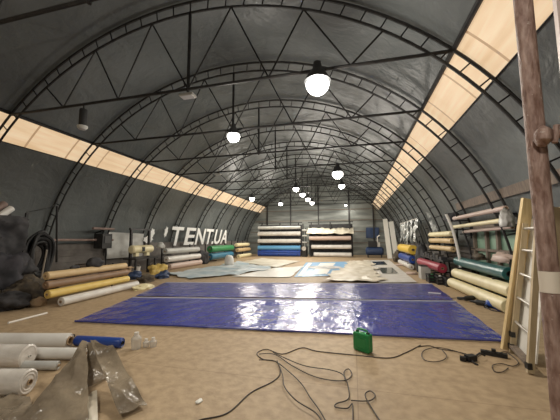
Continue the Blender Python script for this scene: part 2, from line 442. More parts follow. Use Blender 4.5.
blob('cloth_bundle', (-7.38,7.05,.83), (.18,.24,.17), M['dark_cloth'], 'black bundle of cloth lying on the top roll of the near left pile', 'cloth bundle', 3)
blob('cloth_bundle', (-7.32,6.35,.84), (.08,.14,.06), M['dark_cloth'], 'small black rag on the top roll beside the black bundle', 'rag', 5)

# ================================================================== LEFT SIDE
# crumpled heap of old tarpaulin in front of the near left rack
blob('tarpaulin_heap', fl(27,303), (.42,.5,.42), M['brown_cloth'], 'crumpled brown heap of old tarpaulin at the near end of the yellow rolls', 'tarpaulin heap', 11, .5, 1.4, res=4)
blob('tarpaulin_heap', fl(8,309), (.4,.4,.26), M['dark_cloth'], 'dark heap of cloth at the left frame edge, below the hanging black bundle', 'cloth heap', 12, .45, 1.5, res=4)
blob('paper_bag', fl(38,306), (.16,.16,.14), M['cardboard'], 'small tan crumpled paper bag beside the brown tarpaulin heap', 'bag', 14, .4, 1.8)
# steel prop and hose coil at the foot of the second arch
XL = X0-AX
tag(MB().tube([atX(57,206,-10.35), atX(56.5,262,-10.75)], .035, 8).build('steel_prop', M['steel']), 'thin upright steel prop beside the left leg of the second arch', 'prop')
def coil(c, rx, rz, label):
    t = thing('hose_coil', label, 'hose', c)
    for k in range(7):
        pts = []; f_ = .62+.38*((k*37) % 7)/6
        for i in range(36):
            a = 2*pi*i/36
            pts.append(V((k-3)*.05+.03*sin(a*3+k), rx*f_*cos(a)*(1+.06*sin(2*a+k)), rz*f_*sin(a)*(1+.05*cos(3*a+k))-(1-f_)*rz*.35))
        o = MB().tube(pts, .055, 8, closed=True).build('hose_loop', M['black']); o.parent = t; o.location = (0,0,0)
    pg = MB().tube([V(.3,0,rz*.42), V(-.32,0,rz*.46)], .03, 8).build('hook', M['steel']); pg.parent = t; pg.location = (0,0,0)
coil(atX(39,254,-10.3), .40, .74, 'large black coil of hose hanging at the foot of the second arch')
blob('cloth_bundle', atX(24,274,-9.0), (.25,.3,.26), M['dark_cloth'], 'grey black sack slumped left of the hanging black hose coil', 'sack', 21, .35)
# storage rack with a hanging dark tarp at the left edge
p = atX(8, 240, -9.6)
rk = rack('storage_rack', 'tall dark rack hung with black cloth at the left frame edge',
     [((-9.9,5.6,0),(-9.9,5.6,2.6)), ((-9.9,6.35,0),(-9.9,6.35,2.6)), ((-9.2,5.6,0),(-9.2,5.6,2.4)), ((-9.2,6.35,0),(-9.2,6.35,2.4))],
     [((-9.9,5.5,2.36),(-9.9,6.4,2.36)), ((-9.2,5.5,2.2),(-9.2,6.4,2.2)), ((-9.95,5.6,2.2),(-9.15,5.6,2.2)), ((-9.95,6.35,2.2),(-9.15,6.35,2.2))])
def cloth_sheet(name, corners, m_, label, cat, nx=24, nz_=24, amp=.05, sc=2.0, seed=0, thick=.01, parent=None, group=None, kind=None, crease=0.0, edge=0.0):
    a, b, c, d = [Vector(q) for q in corners]          # a-b one edge, d-c the opposite edge
    nrm = (b-a).cross(d-a)
    if nrm.length < 1e-6: nrm = (c-a).cross(d-a)
    nrm.normalize(); P1, P2 = [], []
    if nrm.z < 0: nrm = -nrm
    for i in range(nz_+1):
        v = i/nz_; r1, r2 = [], []
        for j in range(nx+1):
            u = j/nx
            q = a*(1-u)*(1-v)+b*u*(1-v)+c*u*v+d*(1-u)*v
            if edge:
                ed = min(u, 1-u, v, 1-v)
                if ed < .12: q = q+V(nz(q, 1.3, seed+9), nz(q, 1.3, seed+17), 0)*edge*(1-ed/.12)
            h = amp*nz(q, sc, seed)+amp*.45*nz(q, sc*2.6, seed+2)
            if crease: h += crease*(.35-abs(nz(q, sc*1.3, seed+5)))
            r1.append(q+nrm*(h+thick/2)); r2.append(q+nrm*(h-thick/2))
        P1.append(r1); P2.append(r2)
    g = MB(); g.grid(P1); g.grid(P2)
    rim1 = P1[0]+[r[-1] for r in P1[1:]]+P1[-1][-2::-1]+[r[0] for r in P1[-2:0:-1]]
    rim2 = P2[0]+[r[-1] for r in P2[1:]]+P2[-1][-2::-1]+[r[0] for r in P2[-2:0:-1]]
    g.grid([rim1+[rim1[0]], rim2+[rim2[0]]])
    o = g.build(name, m_, parent)
    if not parent: tag(o, label, cat, group, kind)
    return o
cloth_sheet('hanging_tarpaulin', [(-9.1,5.5,2.27),(-9.1,6.3,2.27),(-8.95,6.15,1.35),(-8.95,5.4,.9)], M['dark_cloth'], 'black tarpaulin hanging in folds from the tall rack at the left frame edge', 'tarpaulin', amp=.16, sc=1.8, seed=31, crease=.3)
blob('cloth_bundle', (-9.0,5.75,.35), (.35,.55,.60), M['dark_purple'], 'big slumped dark bundle below the hanging tarpaulin at the left edge', 'bundle', 32, .4, 1.6, res=4)
pa, pb_ = atX(-9,222,-9.4), atX(12,208,-9.4)
fabric_roll(pb_, pa, .09, M['white_vinyl'], 'short white roll poking up from the tall rack at the left frame edge', core=.3, core_mat=M['pink_wood'])
fabric_roll(pb_+V(-.2,-.05,.14), pa+V(-.2,0,.14), .09, M['pink_wood'], 'dull red roll just above the short white roll on the left rack', core=.3)
tag(MB().tube(smoothline([(-9.2,6.35,2.42), (-9.9,7.6,2.74), (-10.55,8.28,3.05)]), .012, 6).build('rope', M['black']), 'thin dark rope running from the left rack up to the second arch', 'rope')
# rails fixed along the left wall
t = thing('wall_rail', 'long reddish wooden rail fixed along the left wall above the yellow rolls', 'rail', (-10.6,9.3,1.6))
MB().tube([(-10.62,7.7,1.61), (-10.62,11.0,1.60)], .05, 10).build('rail', M['pink_wood'], t)
for y in (8.4, 10.6): MB().beam((-10.64,y,1.55), (-11.2,y,1.35), .05, .05).build('bracket', M['steel'], t, smooth=False)
t = thing('wall_rail', 'short pale upper rail on the left wall beside the pale hanging sheet', 'rail', (-10.6,10.6,2.05))
MB().tube([(-10.6,9.9,2.09), (-10.6,11.0,2.09)], .055, 10).build('rail', M['pink_wood'], t)
MB().beam((-10.62,10.5,2.05), (-11.1,10.5,1.9), .05, .05).build('bracket', M['steel'], t, smooth=False)
def knee_wall(name, x, y0, y1, h, m_, sgn):
    g = MB(); n = int(h/.21); dz = h/n
    for i in range(n):
        yy = y0
        while yy < y1:
            L = min(3.6+.5*((i*5+int(yy)) % 3), y1-yy); g.box((x+sgn*.01*((i+int(yy)) % 2), yy+L/2, dz*(i+.5)), (.04, L-.01, dz-.008)); yy += L
    tag(g.build(name, m_, smooth=False), kind='structure')
knee_wall('trim_7', -11.0, -4.5, 29.5, 1.45, M['wall_board'], 1)

# machine against the left wall with a pale sheet behind
p0, p1 = atX(112,232,-10.85), atX(150,232,-10.85)
cloth_sheet('hanging_sheet', [(-10.8,10.9,1.96),(-10.8,13.2,1.92),(-10.82,13.2,.75),(-10.82,10.9,.75)], M['grey_vinyl'], 'pale grey sheet hanging on the left wall behind the cream machine', 'sheet', amp=.03, sc=2.5, seed=41)
t = thing('welding_machine', 'cream headed machine on a black post frame before the pale hanging sheet', 'machine', (-9.9,11.6,0))
A0 = atX(131,240,-9.9); A1 = atX(149,240,-9.9)
for y in (A0.y, A1.y): MB().beam((-9.9,y,0), (-9.9,y,2.1), .1, .1).build('post', M['steel'], t, smooth=False)
MB().beam((-9.9,A0.y-.1,2.1), (-9.9,A1.y+.1,2.1), .09, .09).build('crossbar', M['steel'], t, smooth=False)
g = MB(); hc = V(-9.8,(A0.y+A1.y)/2,1.16); hl = A1.y-A0.y
g.lathe([(0,0),(.14,0),(.19,.05),(.19,hl+.12),(.14,hl+.17),(0,hl+.17)], 12, V(0,1,0), V(-9.8,A0.y-.1,1.16)); g.box(hc+V(0,-hl*.3,-.2), (.16,.2,.25)); g.box(hc+V(0,hl*.3,-.2), (.16,.2,.25))
hd = g.build('machine_head', M['cream_vinyl'], t)
MB().box((-9.8,A0.y+.5,1.16), (.42,.16,.2)).build('motor', M['black'], t, smooth=False)
MB().box((-9.8,(A0.y+A1.y)/2,.74), (.7,hl+.3,.06)).build('table_top', M['steel'], t, smooth=False)
for y in (A0.y-.05, A1.y+.05): MB().beam((-9.55,y,0), (-9.55,y,.71), .07, .07).build('leg', M['steel'], t, smooth=False)
p = fl(118,262); 
t = thing('wall_cabinet', 'dark box on the left wall beneath the short pale rail', 'box', (-10.4,10.2,1.0))
MB().box((-10.5,10.35,1.55), (.45,.5,.62)).build('body', M['steel'], t, smooth=False); MB().box((-10.26,10.35,1.62), (.02,.3,.3)).build('door', M['lamp_housing'], t, smooth=False); MB().tube([(-10.5,10.5,1.25),(-10.55,10.6,.6),(-10.5,10.5,0.02)], .03).build('cable', M['black'], t)
blob('plastic_bag', fl(158,276), (.34,.4,.34), M['yellow_vinyl'], 'crumpled yellow bag at the near end of the grey and white rolls', 'bag', 51, .5, 1.5, res=4)
blob('cloth_bundle', fl(163,278), (.22,.34,.18), M['navy'], 'dark blue bundle on the floor in front of the yellow bag', 'cloth bundle', 52, .5, 1.7, res=4)
blob('cloth_bundle', fl(135,279), (.24,.34,.2), M['navy'], 'dark blue bundle on the floor below the cream machine', 'cloth bundle', 53, .5, 1.7, res=4)
blob('cloth_bundle', fl(146,282), (.24,.36,.17), M['brown_cloth'], 'brown crumpled canvas on the floor below the cream machine', 'canvas', 54, .5, 1.7, res=4)
blob('plastic_bag', fl(143,289), (.22,.4,.1), M['cream_vinyl'], 'flattened cream bag at the far end of the near left pile', 'bag', 55, .5, 1.7, res=4)

def bin_(px, py, r, h, m_, label):
    c = fl(px, py); t = thing('bucket', label, 'bucket', c)
    o = MB().lathe([(0,.01),(r*.8,.01),(r,h),(r*1.05,h),(r*1.05,h-.03),(r*.97,h-.03),(r*.78,.03),(0,.03)], 18).build('body', m_); o.parent = t; o.location = (0,0,0)
    o = MB().tube([(r*cos(a), .02, h+r*.75*sin(a)) for a in [pi*i/12 for i in range(13)]], .008, 6).build('handle', M['alu']); o.parent = t; o.location = (0,0,0)
bin_(153,272,.17,.36, M['black'], 'black bucket behind the crumpled yellow bag')
bin_(137,273.5,.15,.32, M['white_tube'], 'white bucket under the table of the cream machine')
def stool(px, py, h, label):
    c = fl(px, py); t = thing('stool', label, 'stool', c)
    o = MB().lathe([(0,h-.05),(.17,h-.05),(.18,h-.02),(.17,h),(0,h)], 18).build('seat', M['black']); o.parent = t; o.location = (0,0,0)
    for a in (.5, 2.07, 3.64, 5.2):
        o = MB().tube([(.2*cos(a),.2*sin(a),0),(.1*cos(a),.1*sin(a),h-.05)], .016, 8).build('leg', M['steel']); o.parent = t; o.location = (0,0,0)
stool(112,279,.62, 'dark stool in front of the dark wall box at left')
def carton(px, py, size, rz, m_, label):
    c = fl(px, py); t = thing('carton', label, 'box', c); Rz = Matrix.Rotation(rz, 3, 'Z'); w, d_, h = size
    o = MB().box((0,0,h/2), size, Rz).build('body', m_, smooth=False); o.parent = t; o.location = (0,0,0)
    for s_ in (-1, 1):
        o = MB().box(Rz @ V(s_*w*.62,0,h+.01), (w*.35,d_,.008), Rz @ Matrix.Rotation(s_*.5, 3, 'Y')).build('flap', m_, smooth=False); o.parent = t; o.location = (0,0,0)
carton(124,277,(.4,.45,.4),.3, M['cardboard'], 'brown carton with open flaps beside the cream machine')
carton(100,279,(.45,.5,.5),-.2, M['dark_cloth'], 'black open box behind the near left pile, below the wall rail')
carton(86,281,(.5,.6,.62),.1, M['old_wood'], 'old wooden box behind the middle of the near left pile')
tag(MB().tube([fl(48,291,.02)+V(-.9,.4,0), atX(47,250,-9.5)], .025, 8).build('steel_tube', M['alu']), 'grey tube leaning behind the near end of the near left pile', 'tube')
blob('paper_scrap', fl(199,402), (.03,.045,.012), M['white_panel'], 'small white scrap alone on the floor left of the cables', 'scrap', 120, .3)
# three groups of rolls further along the left wall
XW = -9.75
G1 = 'rolls before the white wall lettering'
fabric_roll((XW,13.6,.98), (XW+.0,17.0,.98), .16, M['grey_vinyl'], 'grey roll on top of the three before the white lettering', G1, seed=5)
fabric_roll((XW+.1,13.6,.55), (XW+.1,17.0,.55), .16, M['white_vinyl'], 'white roll in the middle of the three before the white lettering', G1, seed=6)
fabric_roll((XW+.2,13.7,.16), (XW+.2,17.0,.16), .16, M['pink_vinyl'], 'pinkish roll at the floor below the grey and white rolls', G1, seed=7)
rack('roll_rack', 'dark rack under the grey and white rolls before the white lettering', [((-10.15,13.9,0),(-10.15,13.9,1.3)), ((-10.15,16.7,0),(-10.15,16.7,1.3))],
     [((-10.1,13.9,.78),(-9.5,13.9,.78)), ((-10.1,16.7,.78),(-9.5,16.7,.78)), ((-10.1,13.9,.36),(-9.4,13.9,.36)), ((-10.1,16.7,.36),(-9.4,16.7,.36))])
blob('cloth_bundle', (XW-.1,13.35,1.15), (.2,.22,.2), M['grey_vinyl'], 'grey rag bundle at the near end of the grey roll by the lettering', 'rag', 57, .4)
blob('equipment_case', (XW+.05,17.55,0), (.4,.45,.55), M['dark_cloth'], 'dark heap of gear between the white roll and the green roll on the left', 'gear heap', 58, .35, res=4)
G2 = 'green and blue rolls on the left'
fabric_roll((XW,18.6,.92), (XW,22.4,.92), .23, M['green_vinyl'], 'bright green roll on the left side below the white lettering', G2, seed=8)
fabric_roll((XW+.1,18.4,.40), (XW+.1,22.1,.40), .23, M['sea_vinyl'], 'sea blue roll under the bright green roll on the left', G2, seed=9)
rack('roll_rack', 'dark rack under the bright green roll on the left', [((-10.2,18.8,0),(-10.2,18.8,1.3)), ((-10.2,22.0,0),(-10.2,22.0,1.3))],
     [((-10.15,18.8,.66),(-9.4,18.8,.66)), ((-10.15,22.0,.66),(-9.4,22.0,.66)), ((-10.15,18.8,.14),(-9.3,18.8,.14)), ((-10.15,22.0,.14),(-9.3,22.0,.14))])
blob('plastic_bag', fl(229,266), (.3,.3,.42), M['white_vinyl'], 'round white bag at the far end of the green roll', 'bag', 59, .2)
G3 = 'cream rolls at the far left corner'
for i, (z, m_, nm) in enumerate(((1.12, 'cream_vinyl', 'topmost'), (.68, 'tan_vinyl', 'middle'), (.16, 'cream_vinyl', 'lowest'))):
    fabric_roll((XW+.05+.1*i,23.2,z), (XW+.05+.1*i,26.2,z), .155, M[m_], nm+' of three cream rolls stacked in the far left corner', G3, seed=10+i)
rack('roll_rack', 'dark rack under the three cream rolls in the far left corner', [((-10.2,23.4,0),(-10.2,23.4,1.5)), ((-10.2,26.0,0),(-10.2,26.0,1.5))],
     [((-10.15,23.4,.93),(-9.5,23.4,.93)), ((-10.15,26.0,.93),(-9.5,26.0,.93)), ((-10.15,23.4,.48),(-9.4,23.4,.48)), ((-10.15,26.0,.48),(-9.4,26.0,.48))])

# white lettering on the left wall: TENT.UA
def text_mesh(ch, size):
    cu = bpy.data.curves.new('letter', 'FONT'); cu.body = ch; cu.size = size; cu.extrude = .012; cu.offset = .03; cu.align_x = 'LEFT'
    o = bpy.data.objects.new('letter', cu); COL.objects.link(o)
    dg = bpy.context.evaluated_depsgraph_get(); me = bpy.data.meshes.new_from_object(o.evaluated_get(dg))
    bpy.data.objects.remove(o); return me
M['letter'] = mat('white_lettering', (.82,.82,.80), .5)
t = thing('wall_lettering', 'big white letters TENT.UA on the dark left wall', 'lettering', (-10.72,15.5,1.25))
Y0 = 16.1; lean = 0.14
for ch, y, w in (('T',15.35,1.25),('E',16.95,1.15),('N',18.3,1.2),('T',19.6,1.1),('.',20.75,.3),('U',21.1,1.1),('A',22.3,1.25)):
    me = text_mesh(ch, 1.6); me.materials.append(M['letter'])
    xs = [v.co.x for v in me.vertices]; x0_, x1_ = min(xs), max(xs)
    for v in me.vertices:
        X, Z, T = v.co.x, v.co.y, v.co.z
        u = (X-x0_)/(x1_-x0_)*w
        v.co = (T + .22*Z - .05, y+u-15.5, Z+.02)       # leans with the curve of the wall
    o = bpy.data.objects.new('letter', me); COL.objects.link(o); o.parent = t
t = thing('wall_emblem', 'small white leaf shaped emblem on the wall left of the big letters', 'emblem', (-10.78,13.6,1.75))
for (yy, zz, ry, rz_) in ((13.55,1.62,.42,.2),(13.75,1.95,.22,.28),(14.95,2.05,.16,.34)):
    g = MB(); n = 14; pts = [V(-.0+.2*(rz_*sin(2*pi*i/n)), yy+ry*cos(2*pi*i/n)*(1-.25*(i % 2)), zz+rz_*sin(2*pi*i/n)*(1-.25*(i % 2))) for i in range(n)]
    g.add([V(-10.74,0,0)+p_+V(.2*(zz-1.75),0,0) for p_ in pts]+[V(-10.77,0,0)+p_+V(.2*(zz-1.75),0,0) for p_ in pts],
          [tuple(range(n)), tuple(range(2*n-1, n-1, -1))]+[(i, (i+1) % n, n+(i+1) % n, n+i) for i in range(n)])
    g.build('leaf', M['letter'], t, smooth=False)

# ================================================================== FLOOR SHEETS
M['tarp'] = mat('blue_tarpaulin', (.024,.034,.235), .23, col2=(.03,.045,.29), noise_scale=1.2, bump=.8, bump_scale=3.6, spec=.5, stretch=(1,.55,1), detail=6)
M['tarp2'] = mat('violet_blue_tarpaulin', (.05,.058,.25), .25, col2=(.06,.07,.28), noise_scale=1.2, bump=.6, bump_scale=3.2, stretch=(1,.55,1))
M['hem'] = mat('tarp_hem', (.62,.62,.70), .4)
def floor_sheet(name, px, m_, label, cat, z=.012, parent=None, **k):
    return cloth_sheet(name, [fl(x, y, z) for x, y in px], m_, label, cat, parent=parent, **k)
t = thing('blue_tarp', 'large glossy blue tarpaulin nearest the camera on the floor', 'tarpaulin', fl(290,312))
floor_sheet('sheet', [(75,321),(507,341),(456,301.5),(133,297.5)], M['tarp'], None, None, parent=t, nx=120, nz_=50, amp=.010, sc=1.5, seed=61, thick=.006, z=.018, crease=.012, edge=.03)
for a, b in (((75,321),(507,341)), ((133,297.5),(456,301.5))):
    A_, B_ = fl(*a, .03), fl(*b, .03); MB().tube([A_.lerp(B_, i/30)+V(0,0,.004*nz((i,0,0),.4)) for i in range(31)], .018, 6).build('hem', M['tarp2'] if a[1] > 310 else M['hem'], t)
t = thing('blue_tarp', 'violet blue tarpaulin lying beyond the nearest blue one', 'tarpaulin', fl(290,290))
floor_sheet('sheet', [(136,296),(454,300),(432,284),(166,282.5)], M['tarp2'], None, None, parent=t, nx=110, nz_=40, amp=.012, sc=1.4, seed=62, thick=.006, z=.02, crease=.014, edge=.04)
A_, B_ = fl(166,282.5,.03), fl(432,284,.03); MB().tube([A_.lerp(B_, i/30) for i in range(31)], .015, 6).build('hem', M['hem'], t)
def banner_mat(name, a, b, sc): return mat(name, a, .35, col2=b, noise_scale=sc, detail=4, contrast=(.32,.68), bump=.3, bump_scale=3)
M['film'] = banner_mat('bluish_film', (.72,.76,.76), (.36,.50,.58), 1.0)
M['beige_film'] = banner_mat('beige_film', (.74,.70,.58), (.58,.52,.40), .9)
M['cream_film'] = banner_mat('cream_film', (.78,.73,.62), (.62,.54,.41), 1.6)
floor_sheet('vinyl_film', [(168,273.5),(192,279),(274,268.5),(240,261.5)], M['film'], 'crumpled bluish clear film on the floor in front of the left rolls', 'film', nx=60, nz_=40, amp=.03, sc=1.4, seed=63, z=.05, crease=.08, edge=.5)
floor_sheet('vinyl_sheet', [(240,262),(276,267.5),(300,261),(262,258.3)], M['beige_film'], 'beige translucent sheet on the floor in front of the blue back rolls', 'vinyl sheet', nx=40, nz_=40, amp=.02, sc=1.2, seed=64, z=.04, crease=.03)
floor_sheet('banner', [(232,276.5),(290,277),(304,266),(274,268)], M['white_panel'], 'plain white banner sheet on the floor left of the printed blue banner', 'banner', nx=40, nz_=30, amp=.01, sc=1.2, seed=65, z=.03, thick=.006, edge=.1)
t = thing('printed_banner', 'light blue banner with a white emblem lying on the floor', 'banner', fl(320,270))
q = [(294,277),(338,275.5),(349,261.5),(306,262.5)]
floor_sheet('sheet', q, M['light_blue_vinyl'], None, None, parent=t, nx=30, nz_=30, amp=.004, sc=1.2, seed=66, z=.02, thick=.004)
def bil(q, u, v, z): 
    a, b, c, d = [fl(x, y, z) for x, y in q]; return a*(1-u)*(1-v)+b*u*(1-v)+c*u*v+d*(1-u)*v
g = MB(); g.grid([[bil(q, .34+.36*i/4, .1+.8*j/4, .034) for i in range(5)] for j in range(5)]); g.build('white_patch', M['white_panel'], t)
g = MB(); g.grid([[bil(q, .06+.09*i/2, .05+.9*j/4, .034) for i in range(3)] for j in range(5)]); g.build('white_stripe', M['white_panel'], t)
M['greyprint'] = mat('grey_print', (.32,.32,.33), .5, col2=(.62,.6,.58), noise_scale=1.6, contrast=(.45,.55))
g = MB(); c = bil(q, .52, .52, .04); g.lathe([(0,0),(.35,0),(.7,0),(.95,0)], 24, V(0,0,1), c); g.build('round_emblem', M['greyprint'], t)
floor_sheet('vinyl_sheet', [(325,281),(383,280.5),(372,260.5),(350,261)], M['cream_film'], 'crumpled cream sheet between the blue banner and the white windowed one', 'vinyl sheet', nx=60, nz_=50, amp=.04, sc=1.5, seed=67, z=.07, crease=.10, edge=.5)
t = thing('windowed_banner', 'white sheet with two dark windows lying on the floor at right', 'banner', fl(392,270))
q = [(379,282.5),(417,282.5),(389,260),(366,260.5)]
floor_sheet('sheet', q, M['white_vinyl'], None, None, parent=t, nx=40, nz_=40, amp=.012, sc=1.2, seed=68, z=.03, thick=.006, crease=.02)
M['dark_window'] = mat('dark_clear_film', (.03,.04,.04), .12)
for u0, u1, v0, v1 in ((.22,.72,.66,.9), (.28,.78,.26,.5)):
    g = MB(); g.grid([[bil(q, u0+(u1-u0)*i/4, v0+(v1-v0)*j/4, .052) for i in range(5)] for j in range(5)]); g.build('clear_window', M['dark_window'], t)
g = MB().tube([fl(8,323,.02), fl(47,313,.02)], .02, 8); tag(g.build('white_tube', M['white_tube']), 'thin white stick lying on the floor left of the blue tarps', 'stick')

# ================================================================== FOREGROUND LEFT
FG = 'rolls heaped in the left foreground'
fabric_roll(fl(69,348)+V(0,0,.105), fl(69,348)+V(-2.2,-.50,.105), .105, M['white_vinyl'], 'hollow white roll, rearmost of the left foreground heap', FG, core=.62, core_mat=M['cardboard'], seed=21)
fabric_roll(fl(80,360)+V(0.05,.02,.078), fl(80,360)+V(-1.9,-.40,.078), .075, M['white_vinyl'], 'white roll just in front of the hollow one in the left foreground', FG, seed=22)
fabric_roll(fl(58,370)+V(0,0,.055), fl(58,370)+V(-1.4,-.33,.055), .052, M['grey_vinyl'], 'thin grey roll low between the larger foreground rolls', FG, seed=23)
M['wrapped'] = mat('film_wrapped_roll', (.58,.54,.49), .25, col2=(.70,.66,.61), noise_scale=4, detail=3, bump=.25, bump_scale=7, stretch=(1,1,2.5))
fabric_roll(fl(28,368)+V(0,0,.145), fl(28,368)+V(-1.5,-.37,.145), .14, M['wrapped'], 'film wrapped grey roll, second nearest in the left foreground', FG, core=.12, core_mat=M['wrapped'], seed=24)
fabric_roll(fl(28,395)+V(0,0,.13), fl(28,395)+V(-1.2,-.30,.13), .125, M['wrapped'], 'fat white wrapped roll nearest the camera at the left edge', FG, core=.22, core_mat=M['cardboard'], seed=25)
fabric_roll(fl(122,348)+V(0,0,.075), fl(76,345.5)+V(0,0,.075), .072, M['blue_vinyl'], 'dark blue roll lying behind the white foreground rolls', FG, core=.35, core_mat=M['black'], seed=26)
tag(MB().tube([fl(74,336,.03), fl(74,336,.03)+V(-2.4,-.5,0)], .03, 10).build('steel_tube', M['steel']), 'long thin black tube standing in for the shadow behind the hollow white roll', 'tube')  # dark tube laid in to imitate the shadow strip behind the roll
# crumpled packing film
def film_mat():
    Mt = mat('packing_film', (.38,.31,.22), .22, col2=(.20,.16,.115), noise_scale=3.0, detail=5, bump=.5, bump_scale=9, spec=.6)
    Mt.node_tree.nodes['Principled BSDF'].inputs['Alpha'].default_value = .86
    return Mt
M['packing'] = film_mat()
t = thing('packing_film', 'crumpled translucent packing film tented over the left foreground floor', 'plastic film', fl(85,405))
A_ = atY(87,342,2.98)
cloth_sheet('film_panel', [A_+V(-.05,0,-.01), A_, fl(89,421,.02), fl(18,424,.03)], M['packing'], None, None, nx=40, nz_=40, amp=.03, sc=3.5, seed=71, thick=.004, parent=t, crease=.06)
cloth_sheet('film_panel', [A_+V(.03,.02,0), atY(113,347,3.0), fl(147,405,.03), fl(120,417,.03)], M['packing'], None, None, nx=40, nz_=40, amp=.035, sc=3.2, seed=72, thick=.004, parent=t, crease=.08)
cloth_sheet('film_panel', [A_+V(.0,.0,0), atY(113,347,3.0), fl(118,372,.03), fl(88,388,.03)], M['packing'], None, None, nx=30, nz_=30, amp=.03, sc=3.2, seed=73, thick=.004, parent=t, crease=.05)
cloth_sheet('film_panel', [fl(0,388,.05), fl(30,398,.05), fl(40,424,.03), fl(-20,424,.03)], M['packing'], None, None, nx=30, nz_=30, amp=.04, sc=4, seed=74, thick=.004, parent=t, crease=.07)
cloth_sheet('film_panel', [fl(84,398,.04), fl(97,392,.05), fl(98,422,.03), fl(74,424,.03)], M['cream_film'], None, None, nx=24, nz_=24, amp=.03, sc=5, seed=75, thick=.004, parent=t, crease=.05)
# clear containers by the tarp corner
M['clear'] = mat('clear_plastic', (.75,.72,.66), .08, alpha=.38)
def cup(c, r, h, label, name='plastic_jug', handle=False):
    t = thing(name, label, 'container', c)
    g = MB().lathe([(0,.004),(r*.85,.004),(r*.88,.03),(r,h*.65),(r*.98,h*.72),(r*.6,h*.88),(r*.4,h*.92),(r*.4,h),(r*.36,h),(r*.36,h*.9),(r*.92,h*.68),(r*.82,.03),(0,.02)], 16); bd = g.build('body', M['clear']); bd.parent = t; bd.location = (0,0,0)
    o = MB().lathe([(0,h+.02),(r*.44,h+.02),(r*.44,h-.02),(0,h-.02)], 14).build('cap', M['white_tube']); o.parent = bd; o.location = (0,0,0)
cup(fl(136,349), .075, .22, 'clear plastic jug standing by the blue roll end')
cup(fl(153,347), .055, .12, 'small clear plastic jar right of the clear jug', 'plastic_jar')
cup(fl(146,347), .05, .1, 'tiny clear jar between the jug and the other jar', 'plastic_jar')

# ================================================================== FOREGROUND CABLES, CASE
def zc(pts): return [(200+x/2.545, 310+y/2.545) for x, y in pts]
def zr(pts): return [(420+x/3.23, 290+y/3.23) for x, y in pts]
def cable(pts, label, r=.011, dz=0, name='power_cable'):
    w = smoothline([fl(x, y, r+dz) for x, y in pts], 7)
    return tag(MB().tube(w, r, 8).build(name, M['cable']), label, 'cable', None)
M['cable'] = mat('black_cable', (.045,.032,.022), .5)
cable(zc([(-30,300),(0,280),(70,262),(130,210),(185,182),(204,160),(195,132),(160,125),(145,110),(170,100),(210,112),(260,96),(300,105),(400,115),(480,122),(520,110),(560,90)])
      +zr([(-6,183),(30,180),(62,190),(110,197),(150,207)]), 'long black cable from the lower left to the adapter on the right', .0065)
cable(zc([(150,112),(190,113),(240,145),(300,172),(365,180),(386,165),(378,150),(366,160),(376,190),(378,225),(348,238),(345,247),(375,250),(388,240),(389,300)]), 'black cable with a small loop, ending right of centre in the foreground', .006, 0.010799999999999999)
cable(zc([(150,127),(190,130),(230,160),(260,190),(280,222),(302,252),(330,300)]), 'black cable curving down the middle to the bottom edge', .006, 0.021599999999999998)
cable(zc([(196,128),(210,165),(215,195),(245,230),(295,262),(318,300)]), 'black cable bowing left of the middle one to the bottom edge', .006, 0.0324)
cable(zc([(186,108),(260,140),(330,152),(362,163),(370,180)]), 'short black cable joining the coil to the small loop', .006, 0.036)
cable(zc([(384,230),(430,231),(446,218),(433,206),(420,216),(435,246),(470,300)]), 'black cable with a ring, rightmost of those reaching the bottom edge', .006, 0.012)
cable(zr([(150,210),(110,196),(60,186),(20,192),(5,207),(15,226),(45,232),(75,226),(86,212),(70,192)]), 'loose loop of black cable left of the adapter', .006, 0.012)
cable(zr([(180,220),(215,200),(240,205),(275,200),(300,215),(318,235),(300,246),(265,238),(235,243),(240,262),(265,265),(285,252)]), 'tangled black cable between the adapter and the ladder foot', .006, 0.0072)
def P_(px, py): return fl(px, py)
c = fl(471,361)
t = thing('power_adapter', 'black plug adapter lying at the end of the long cable', 'adapter', c)
g = MB(); g.box(c+V(0,0,.04), (.13,.08,.07), Matrix.Rotation(.5,3,'Z')); g.build('body', M['black'], t, smooth=False)
MB().box(c+V(-.1,-.02,.03), (.07,.06,.05), Matrix.Rotation(-.3,3,'Z')).build('plug', M['black'], t, smooth=False)
MB().tube([c+V(-.02,-.04,.03), c+V(.0,-.12,.02), c+V(.03,-.15,.015)], .01).build('lead', M['black'], t)
MB().tube([c+V(.06,.03,.05), c+V(.13,.06,.09), c+V(.2,.1,.05)], .012).build('lead', M['black'], t)
c = fl(494,356)
t = thing('power_strip', 'black power strip lying at the foot of the ladder', 'power strip', c)
Rz = Matrix.Rotation(-.35,3,'Z')
MB().box(c+V(0,0,.03), (.30,.07,.05), Rz).build('body', M['black'], t, smooth=False)
for k in (-1,0,1): MB().lathe([(0,0),(.022,0),(.022,.006),(0,.006)], 12, V(0,0,1), c+Rz@V(.08*k,0,.055)).build('socket', M['steel'], t)
MB().box(c+Rz@V(.0,0,.075), (.05,.05,.035), Rz).build('plug', M['black'], t, smooth=False)

